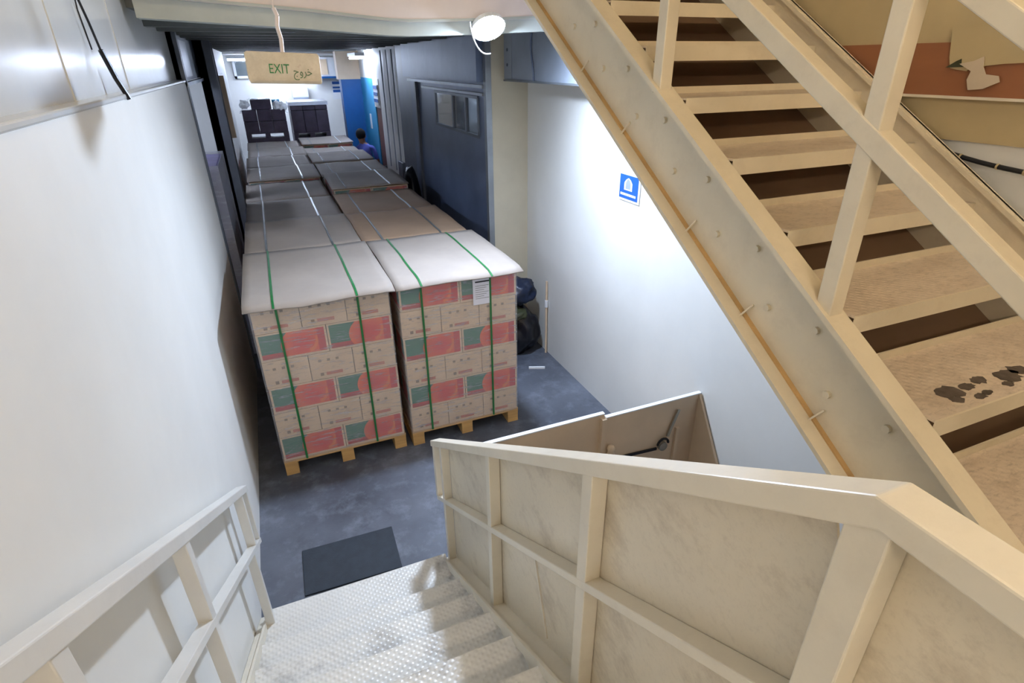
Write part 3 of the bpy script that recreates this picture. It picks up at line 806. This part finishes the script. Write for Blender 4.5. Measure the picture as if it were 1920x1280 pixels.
def strap(parent, x, z, y0, y1, mat, zb=0.13, wdt=0.016):
    MB().box(x, x + wdt, y0 - 0.006, y0 - 0.002, zb, z + 0.006).build('strap', mat, parent)
    return MB().box(x, x + wdt, y1 + 0.002, y1 + 0.006, zb, z + 0.006).build('strap', mat, parent)
def strap_top(parent, x, sheet_fn_z, y0, y1, mat, wdt=0.016):
    return MB().box(x, x + wdt, y0, y1, sheet_fn_z, sheet_fn_z + 0.004).build('strap', mat, parent)
def load(loc, label, seed, first, full=False, smat='strap_white', cmat='card', rot=0.0, over=0.03, ysheet=(-0.05, 1.19), grp='palletised carton loads in two rows'):
    e = tag(empty('pallet_load', loc), label, 'pallet', grp)
    e.rotation_euler = (0, 0, rot)
    rnd = random.Random(seed)
    if not full: e.scale = (1, 1, 0.965 + 0.06 * rnd.random())
    pallet(e, full)
    for k in range(6):
        z = 0.142 + LAYER * k
        jx = (rnd.random() - 0.5) * 0.012
        if (k + first) % 2 == 0:
            for i in range(2):
                for j in range(4):
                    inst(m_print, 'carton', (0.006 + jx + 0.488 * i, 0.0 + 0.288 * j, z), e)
        else:
            for i in range(3):
                for j in range(3):
                    inst(m_plain, 'carton', (0.006 + jx + 0.325 * i, 0.0 + 0.385 * j, z), e)
    zt_ = 0.142 + LAYER * 6
    a = -0.004
    wr_ = MB().add([(a, a, 0.13), (0.985, a, 0.13), (0.985, 1.16, 0.13), (a, 1.16, 0.13), (a, a, zt_ - 0.01), (0.985, a, zt_ - 0.01), (0.985, 1.16, zt_ - 0.01), (a, 1.16, zt_ - 0.01)],
                   [(0, 1, 5, 4), (1, 2, 6, 5), (2, 3, 7, 6), (3, 0, 4, 7)])
    wr_.build('stretch_film', 'film', e)
    sh = sheet(e, -over, 0.985 + over, ysheet[0], ysheet[1], zt_ + 0.018, seed, cmat, droop=0.03 if full else 0.012)
    for i, x in enumerate((0.17, 0.74)):
        if full:
            strap(e, x, zt_ + 0.004, -0.004, 1.156, smat)
        me = sh.data
        # strap laid along the sheet, following its waves
        u = (x + over) / (0.985 + 2 * over)
        iu = min(15, int(u * 16)); fu = u * 16 - iu
        pts = []
        for j in range(15):
            p = me.vertices[iu * 15 + j].co.lerp(me.vertices[(iu + 1) * 15 + j].co, fu)
            pts.append(p + Vector((0, 0, 0.0075)))
        m = MB()
        vs = []
        wd = 0.016 if full else 0.02
        for p in pts:
            vs += [(p.x - wd / 2, p.y, p.z), (p.x + wd / 2, p.y, p.z)]
        m.add(vs, [(2 * j, 2 * j + 1, 2 * j + 3, 2 * j + 2) for j in range(14)])
        m.build('strap', smat if (full or i == 1) else 'strap_grey', e, solid=0.002)
    return e

fl_ = load((-0.332, 4.02, 0), 'front left pallet of fruit cartons with bowed grey top sheet and green straps', 11, 0, True, 'strap_green', over=0.03, ysheet=(-0.11, 1.21))
fr_ = load((0.715, 4.0, 0), 'front right pallet of fruit cartons with a white paper label', 12, 1, True, 'strap_green', over=0.025, ysheet=(-0.09, 1.2))
lb = MB((0, 0, 0)).box(0.60, 0.755, -0.009, -0.006, 1.23, 1.46).build('paper_label', 'paper', fr_)
MB().box(0.62, 0.74, -0.0105, -0.009, 1.42, 1.432).build('heading', 'ink', lb)
for k in range(7):
    MB().box(0.62, 0.735 - 0.02 * (k % 3), -0.0100, -0.009, 1.39 - k * 0.018, 1.393 - k * 0.018).build('text_line', 'strap_grey', lb)

ORD = ['second', 'third', 'fourth', 'fifth', 'sixth', 'seventh', 'eighth']
YL = [5.27, 6.50, 7.72, 8.94, 10.16, 11.38, 12.6]
YR = [5.24, 6.45, 7.69, 8.90, 10.1, 11.3, 12.52]
random.seed(21)
for i in range(7):
    smat = 'strap_grey' if i == 0 else 'strap_white'
    dz = (random.random() - 0.5) * 0.05
    load((-0.345 + (random.random() - 0.5) * 0.02, YL[i], 0.0), 'cardboard-topped pallet load in the left row, %s from the front' % ORD[i], 30 + i, i % 2, False, smat, 'card', over=0.012, ysheet=(-0.015, 1.165), rot=(random.random() - 0.5) * 0.012)
    dz = (random.random() - 0.5) * 0.05
    load(((0.69 if i < 4 else 0.665) + (random.random() - 0.5) * 0.02, YR[i], 0.0), 'cardboard-topped pallet load in the right row, %s from the front' % ORD[i], 50 + i, (i + 1) % 2, False, 'strap_grey' if i < 1 else 'strap_white', 'card_brown' if i < 2 else 'card', over=0.02 if i == 0 else 0.012, ysheet=(-0.015, 1.165), rot=(random.random() - 0.5) * 0.012)

# ------------------------------------------------------------------ dark stacks at the back
def dark_stack(loc, label, w_, layers, mat, cap, zbase):
    e = tag(empty('wrapped_stack', loc), label, 'stack', 'dark wrapped stacks behind the pallet rows')
    x, y, z = loc
    D = 0.42 if zbase > 1.55 else 1.0
    MB(loc).box(x, x + w_, y, y + D, z, z + zbase).build('lower_load', mat, e, bevel=0.01)
    zz = z + zbase
    if zbase < 1.9:
        d = MB(loc).box(x, x + w_, y, y + D, zz + 0.085, zz + 0.11)
        for a in (0, w_ / 2 - 0.05, w_ - 0.1):
            d.box(x + a, x + a + 0.1, y, y + D, zz, zz + 0.085)
        d.build('pallet', 'crate', e); zz += 0.11
    for k, h in enumerate(layers):
        for i in range(3):
            MB(loc).box(x + w_ * i / 3 + 0.003, x + w_ * (i + 1) / 3 - 0.003, y + 0.01 * k, y + D - 0.02, zz, zz + h - 0.008).build('crate', mat, e, bevel=0.008)
        zz += h
    return e, zz
e, zz = dark_stack((-0.36, 13.85, 0), 'dark crate stack on a pallet under loose plastic at the back left', 0.86, (0.23, 0.23), 'crate', True, 1.57)
MB((-0.36, 13.85, 0)).box(-0.16, 0.24, 13.87, 14.22, zz, zz + 0.19).build('top_crate', 'crate', e, bevel=0.01)
def tarp(u, v):
    x = -0.40 + 0.96 * u; y_ = 13.84 + 0.43 * v
    side = max(0.0, (abs(x - 0.04) - 0.20) / 0.28)
    z = zz + 0.205 - 0.19 * min(1.0, side) + 0.025 * noise.noise(Vector((x * 7, y_ * 7, 2)))
    if u < 0.06 or u > 0.94: z -= 0.10
    return (x, y_ + (0.05 if v < 0.05 and side <= 0.0 else 0), max(z, zz + 0.012) if 0.06 <= u <= 0.94 else z)
MB((-0.36, 13.85, 0)).grid(tarp, 24, 12).build('plastic_cover', 'film_white', e, smooth=True)
MB((-0.36, 13.85, 0)).box(0.27, 0.42, 13.96, 14.15, zz, zz + 0.18).build('blue_carton', 'blue_lt', e)
for q, (xc, xr, zc) in enumerate(((-0.28, 0.09, 0.10), (0.34, 0.08, 0.07), (0.45, 0.09, 0.03))):
    v_, f_ = lump((xc, 13.90, zz + zc), (xr, 0.05, 0.09), 2.0 + q, 0.4)
    MB((-0.36, 13.85, 0)).add(v_, f_).build('plastic_fold', 'white_pl', e, smooth=True)
e, zz = dark_stack((0.62, 14.25, 0), 'dark purple wrapped carton stack with white top at the back right', 0.80, (0.46, 0.10), 'crate', True, 1.5)
MB((0.62, 14.25, 0)).box(0.60, 1.44, 14.23, 15.25, zz, zz + 0.07).build('white_lid', 'film_white', e)

# goods in the left opening
e = tag(empty('wrapped_goods', (-0.65, 6.9, 0)), 'tall stack of purple film-wrapped goods in the left opening', 'stack')
og = (-0.65, 6.9, 0)
for k in range(8):
    MB(og).box(-0.80 + 0.01 * (k % 2), -0.50 - 0.006 * (k % 3), 6.45, 7.6, 0.26 * k, 0.26 * k + 0.252).build('carton', 'crate_purple', e, bevel=0.015)
MB(og).add([(-0.81, 6.44, 0), (-0.485, 6.44, 0), (-0.485, 7.61, 0), (-0.81, 7.61, 0), (-0.81, 6.44, 2.1), (-0.485, 6.44, 2.1), (-0.485, 7.61, 2.1), (-0.81, 7.61, 2.1)],
           [(0, 1, 5, 4), (1, 2, 6, 5), (2, 3, 7, 6), (3, 0, 4, 7)]).build('stretch_film', film_mat('loose_film', 0.45), e)

# ------------------------------------------------------------------ bags, bundles, mat
bg = tag(empty('black_bag', (2.3, 5.3, 0)), 'full black rubbish bag on the floor in the right corner', 'bag')
v_, f_ = lump((2.3, 5.3, 0.26), (0.21, 0.2, 0.28), 1.0)
MB((2.3, 5.3, 0)).add(v_, f_).build('sack', 'black_gloss', bg, smooth=True)
v_, f_ = lump((2.2, 5.22, 0.50), (0.13, 0.12, 0.07), 4.0)
MB((2.3, 5.3, 0)).add(v_, f_).build('fold', 'olive', bg, smooth=True)
v_, f_ = lump((2.28, 5.34, 0.72), (0.21, 0.19, 0.16), 9.0, 0.25)
o = MB((2.28, 5.34, 0.55)).add(v_, f_).build('navy_bag', 'navy', smooth=True)
tag(o, 'crumpled navy bag heaped on the black rubbish bag', 'bag')
o = tag(empty('broom', (2.5, 5.2, 0)), 'pole with a pale clip leaning beside the black bag', 'pole')
MB((2.5, 5.2, 0)).cyl((2.535, 5.12, 0.0), (2.54, 5.14, 0.86), 0.012, 8).build('pole', 'gate', o)
MB((2.5, 5.2, 0)).cyl((2.536, 5.13, 0.56), (2.537, 5.132, 0.64), 0.018, 8).build('clip', 'white_pl', o)
o = MB((2.28, 4.75, 0)).bar((2.20, 4.85, 0.012), (2.36, 4.78, 0.012), 0.025, 0.02).build('floor_scrap', 'white_pl')
tag(o, 'small white scrap on the dark floor near the bags', 'scrap')
bb = tag(empty('black_bundle', (1.95, 8.7, 0)), 'tall black plastic-covered bundle against the dark partition', 'bundle')
v_, f_ = lump((1.95, 8.7, 0.80), (0.14, 0.26, 0.80), 5.0, 0.08)
MB((1.95, 8.7, 0)).add(v_, f_).build('cover', 'black_gloss', bb, smooth=True)
o = MB((0.03, 2.95, 0)).box(-0.285, 0.33, 2.74, 3.13, 0.0, 0.012).build('door_mat', 'mat', bevel=0.004)
o.rotation_euler = (0, 0, math.radians(-1.5))
tag(o, 'dark rubber mat on the floor at the stair foot', 'mat')

o = MB((2.5, 8.77, 0)).box(2.3, 2.73, 8.74, 8.8, 0, 2.95).build('pane_board', 'gate')  # added so the left pane looks lit and tan
tag(o, 'tan board added behind the left window pane for its lit tone', 'board')
fb = tag(empty('pane_glint', (2.85, 8.6, 0)), 'silvery stack added behind the middle window pane for its bright reflections', 'stack')  # added lumps standing in for reflections in the middle pane
for k in range(5):
    v_, f_ = lump((2.93, 8.5 + 0.03 * (k % 2), 0.28 + 0.5 * k), (0.16, 0.2, 0.30), 3.0 + k, 0.25)
    MB((2.85, 8.6, 0)).add(v_, f_).build('glint_lump', 'galv', fb, smooth=True)
# ------------------------------------------------------------------ far wall fittings
ac = tag(empty('air_conditioner', (1.1, 18, 2.1)), 'white wall air conditioner above the right dark stack', 'air conditioner')
MB((1.1, 18, 2.1)).box(0.90, 1.34, 17.8, 18.0, 2.16, 2.42).build('body', 'white_pl', ac, bevel=0.02)
MB((1.1, 18, 2.1)).box(0.92, 1.32, 17.79, 17.81, 2.12, 2.165).build('louvre', 'trunk', ac)
ntc = tag(empty('wall_notice', (2.0, 18, 2.1)), 'blue and white notice on the far white wall', 'notice')
MB((2.0, 18, 2.1)).box(2.0, 2.28, 17.985, 18.0, 2.08, 2.55).build('board', 'white_pl', ntc)
for z, h in ((2.47, 0.07), (2.36, 0.05), (2.26, 0.07)):
    MB((2.0, 18, 2.1)).box(2.02, 2.27, 17.98, 17.985, z, z + h).build('blue_band', 'blue_sign', ntc)
cb_ = tag(empty('wall_cabinet', (1.7, 18, 2.65)), 'high cupboard with one brown door on the far wall', 'cabinet')
MB((1.7, 18, 2.65)).box(1.5, 2.4, 17.7, 18.0, 2.68, 3.15).build('body', 'white_pl', cb_)
MB((1.7, 18, 2.65)).box(1.70, 1.92, 17.68, 17.7, 2.72, 3.1).build('brown_panel', 'gate', cb_)
MB((1.7, 18, 2.65)).box(1.5, 2.4, 17.66, 18.0, 2.63, 2.68).build('shelf_edge', 'blue_dk', cb_)
wn = empty('window_2', (0, 18, 2.7))
struct(wn, 'white framed high window on the far wall behind the sign', 'window')
m = MB((0, 18, 2.7))
for b_ in ((-0.45, 0.35, 2.66, 2.72), (-0.45, 0.35, 3.06, 3.12), (-0.45, -0.39, 2.66, 3.12), (0.29, 0.35, 2.66, 3.12)):
    m.box(b_[0], b_[1], 17.93, 18.0, b_[2], b_[3])
m.build('window_frame', 'white_pl', wn)
MB((0, 18, 2.7)).box(-0.39, 0.29, 17.985, 17.995, 2.72, 3.06).build('pane', 'glass', wn)
# notices and pipes by the white doorway
n2 = tag(empty('door_notice', (2.2, 11.0, 2.3)), 'blue striped notice above the brown door', 'notice')
MB((2.2, 11.0, 2.3)).box(2.17, 2.19, 11.95, 12.4, 2.25, 2.62).build('board', 'white_pl', n2)
for z in (2.30, 2.42, 2.54):
    MB((2.2, 11.0, 2.3)).box(2.162, 2.17, 11.97, 12.38, z, z + 0.06).build('blue_band', 'blue_sign', n2)
for k, (y_, w_) in enumerate(((10.35, 0.012), (10.8, 0.01), (11.3, 0.012))):
    o = MB((2.17, y_, 1.0)).cyl((2.17, y_, 1.2 if k else 1.0), (2.17, y_, 3.2), w_, 8).build('wall_pipe', 'trunk')
    tag(o, 'dark vertical pipe on the white wall, %s from the dark pillar' % ('first', 'second', 'third')[k], 'pipe', 'pipes by the brown door')
o = MB((2.15, 10.4, 1.2)).box(2.14, 2.2, 10.15, 10.5, 1.05, 1.42).build('meter_box', 'dark_steel', bevel=0.01)
tag(o, 'small dark box on the white wall beside the dark pillar', 'box')
sw = MB((2.19, 13.2, 1.9)).box(2.18, 2.2, 13.1, 13.22, 1.72, 2.02).build('switch_plate', 'white_pl', bevel=0.005)
tag(sw, 'white switch plate on the sky blue wall', 'switch')

# ------------------------------------------------------------------ person at the far side of the pallets
def person(loc):
    e = tag(empty('person', loc), 'dark-haired person in a blue shirt turned away behind the pallets', 'person')
    J = [((0.02, 0, 0.93), 0.135, 0.10), ((0.0, 0.03, 1.10), 0.13, 0.095), ((-0.03, 0.07, 1.28), 0.155, 0.105), ((-0.05, 0.10, 1.42), 0.135, 0.085),
         ((-0.08, 0.13, 1.51), 0.052, 0.05), ((-0.10, 0.15, 1.585), 0.075, 0.085), ((-0.105, 0.16, 1.66), 0.078, 0.092), ((-0.105, 0.155, 1.72), 0.05, 0.06),
         # right arm
         ((0.13, 0.09, 1.42), 0.06, 0.055), ((0.20, 0.06, 1.18), 0.043, 0.043), ((0.21, 0.14, 0.96), 0.034, 0.034), ((0.205, 0.18, 0.87), 0.03, 0.02),
         # left arm
         ((-0.21, 0.12, 1.40), 0.06, 0.055), ((-0.22, 0.17, 1.16), 0.043, 0.043), ((-0.16, 0.32, 1.02), 0.034, 0.034), ((-0.14, 0.39, 0.98), 0.03, 0.02),
         # legs
         ((0.11, 0.0, 0.84), 0.088, 0.088), ((0.12, 0.03, 0.48), 0.06, 0.06), ((0.12, -0.02, 0.10), 0.042, 0.042), ((0.125, 0.12, 0.045), 0.042, 0.032),
         ((-0.08, 0.0, 0.84), 0.088, 0.088), ((-0.09, 0.04, 0.48), 0.06, 0.06), ((-0.09, 0.0, 0.10), 0.042, 0.042), ((-0.095, 0.14, 0.045), 0.042, 0.032)]
    E = [(0, 1), (1, 2), (2, 3), (3, 4), (4, 5), (5, 6), (6, 7), (3, 8), (8, 9), (9, 10), (10, 11), (3, 12), (12, 13), (13, 14), (14, 15),
         (0, 16), (16, 17), (17, 18), (18, 19), (0, 20), (20, 21), (21, 22), (22, 23)]
    # fingers
    for hand, sgn in ((11, 1), (15, -1)):
        hp = Vector(J[hand][0]); d = (hp - Vector(J[hand - 1][0])).normalized()
        for i, (off, ln) in enumerate(((-0.024, 0.060), (-0.008, 0.072), (0.008, 0.068), (0.024, 0.052))):
            a = len(J)
            J.append((tuple(hp + d * 0.035 + Vector((0, off, 0))), 0.0095, 0.0095))
            J.append((tuple(hp + d * (0.035 + ln * 0.55) + Vector((-0.006 * sgn, off, 0))), 0.0085, 0.0085))
            J.append((tuple(hp + d * (0.035 + ln) + Vector((-0.02 * sgn, off, 0))), 0.0075, 0.0075))
            E += [(hand, a), (a, a + 1), (a + 1, a + 2)]
        a = len(J)
        J.append((tuple(hp + d * 0.01 + Vector((-0.02 * sgn, 0.035, 0))), 0.011, 0.011))
        J.append((tuple(hp + d * 0.05 + Vector((-0.03 * sgn, 0.045, 0))), 0.009, 0.009))
        E += [(hand, a), (a, a + 1)]
    me = bpy.data.meshes.new('body_frame')
    me.from_pydata([j[0] for j in J], E, [])
    tmp = bpy.data.objects.new('body_frame', me)
    COL.objects.link(tmp)
    md = tmp.modifiers.new('skin', 'SKIN'); md.use_smooth_shade = True
    for i, j in enumerate(J):
        sv = me.skin_vertices[0].data[i]
        sv.radius = (j[1], j[2]); sv.use_root = (i == 0)
    tmp.modifiers.new('sub', 'SUBSURF').levels = 2
    dg = bpy.context.evaluated_depsgraph_get()
    bmesh_ = bpy.data.meshes.new_from_object(tmp.evaluated_get(dg))
    bpy.data.objects.remove(tmp)
    bmesh_.name = 'body'
    bmesh_.materials.clear()
    for k in ('skin', 'shirt', 'trousers', 'black'):
        bmesh_.materials.append(MAT[k])
    for p in bmesh_.polygons:
        c = p.center
        far = min((c - Vector(J[k][0])).length for k in (9, 13))
        arm = abs(c.x + 0.03) > 0.17
        if c.z > 1.50: p.material_index = 0
        elif arm and c.z < 1.20: p.material_index = 0
        elif c.z > 0.93: p.material_index = 1
        elif c.z > 0.09: p.material_index = 2
        else: p.material_index = 3
        p.use_smooth = True
    o = bpy.data.objects.new('body', bmesh_)
    COL.objects.link(o); o.parent = e
    # hair cap, ears, nose, eyes, mouth
    hm = MB()
    bm = bmesh.new(); bmesh.ops.create_icosphere(bm, subdivisions=3, radius=1.0)
    hc = Vector((-0.105, 0.145, 1.685))
    keep = {}
    vs = []
    for v in bm.verts:
        p = v.co
        vs.append(hc + Vector((p.x * 0.098, p.y * 0.112, p.z * 0.115)) * (1 + 0.06 * noise.noise(p * 5)))
    fs = [[v.index for v in f.verts] for f in bm.faces if not (f.calc_center_median().y > 0.45 and f.calc_center_median().z < 0.45) and f.calc_center_median().z > -0.75]
    bm.free()
    hm.add(vs, fs).build('hair', 'hair', e, smooth=True)
    for s in (-1, 1):
        v2, f2 = lump((-0.105 + s * 0.088, 0.165, 1.64), (0.012, 0.02, 0.032), 2.0, 0.05, 1)
        MB().add(v2, f2).build('ear', 'skin', e, smooth=True)
        v2, f2 = lump((-0.105 + s * 0.032, 0.247, 1.655), (0.012, 0.008, 0.008), 2.0, 0.0, 1)
        MB().add(v2, f2).build('eye', 'white_pl', e, smooth=True)
    v2, f2 = lump((-0.105, 0.262, 1.63), (0.014, 0.02, 0.024), 2.0, 0.0, 1)
    MB().add(v2, f2).build('nose', 'skin', e, smooth=True)
    v2, f2 = lump((-0.105, 0.245, 1.59), (0.025, 0.008, 0.007), 2.0, 0.0, 1)
    MB().add(v2, f2).build('mouth', 'door_brown', e, smooth=True)
    return e
p_ = person((1.885, 12.35, 0))
p_.rotation_euler = (0, 0, math.radians(-20))
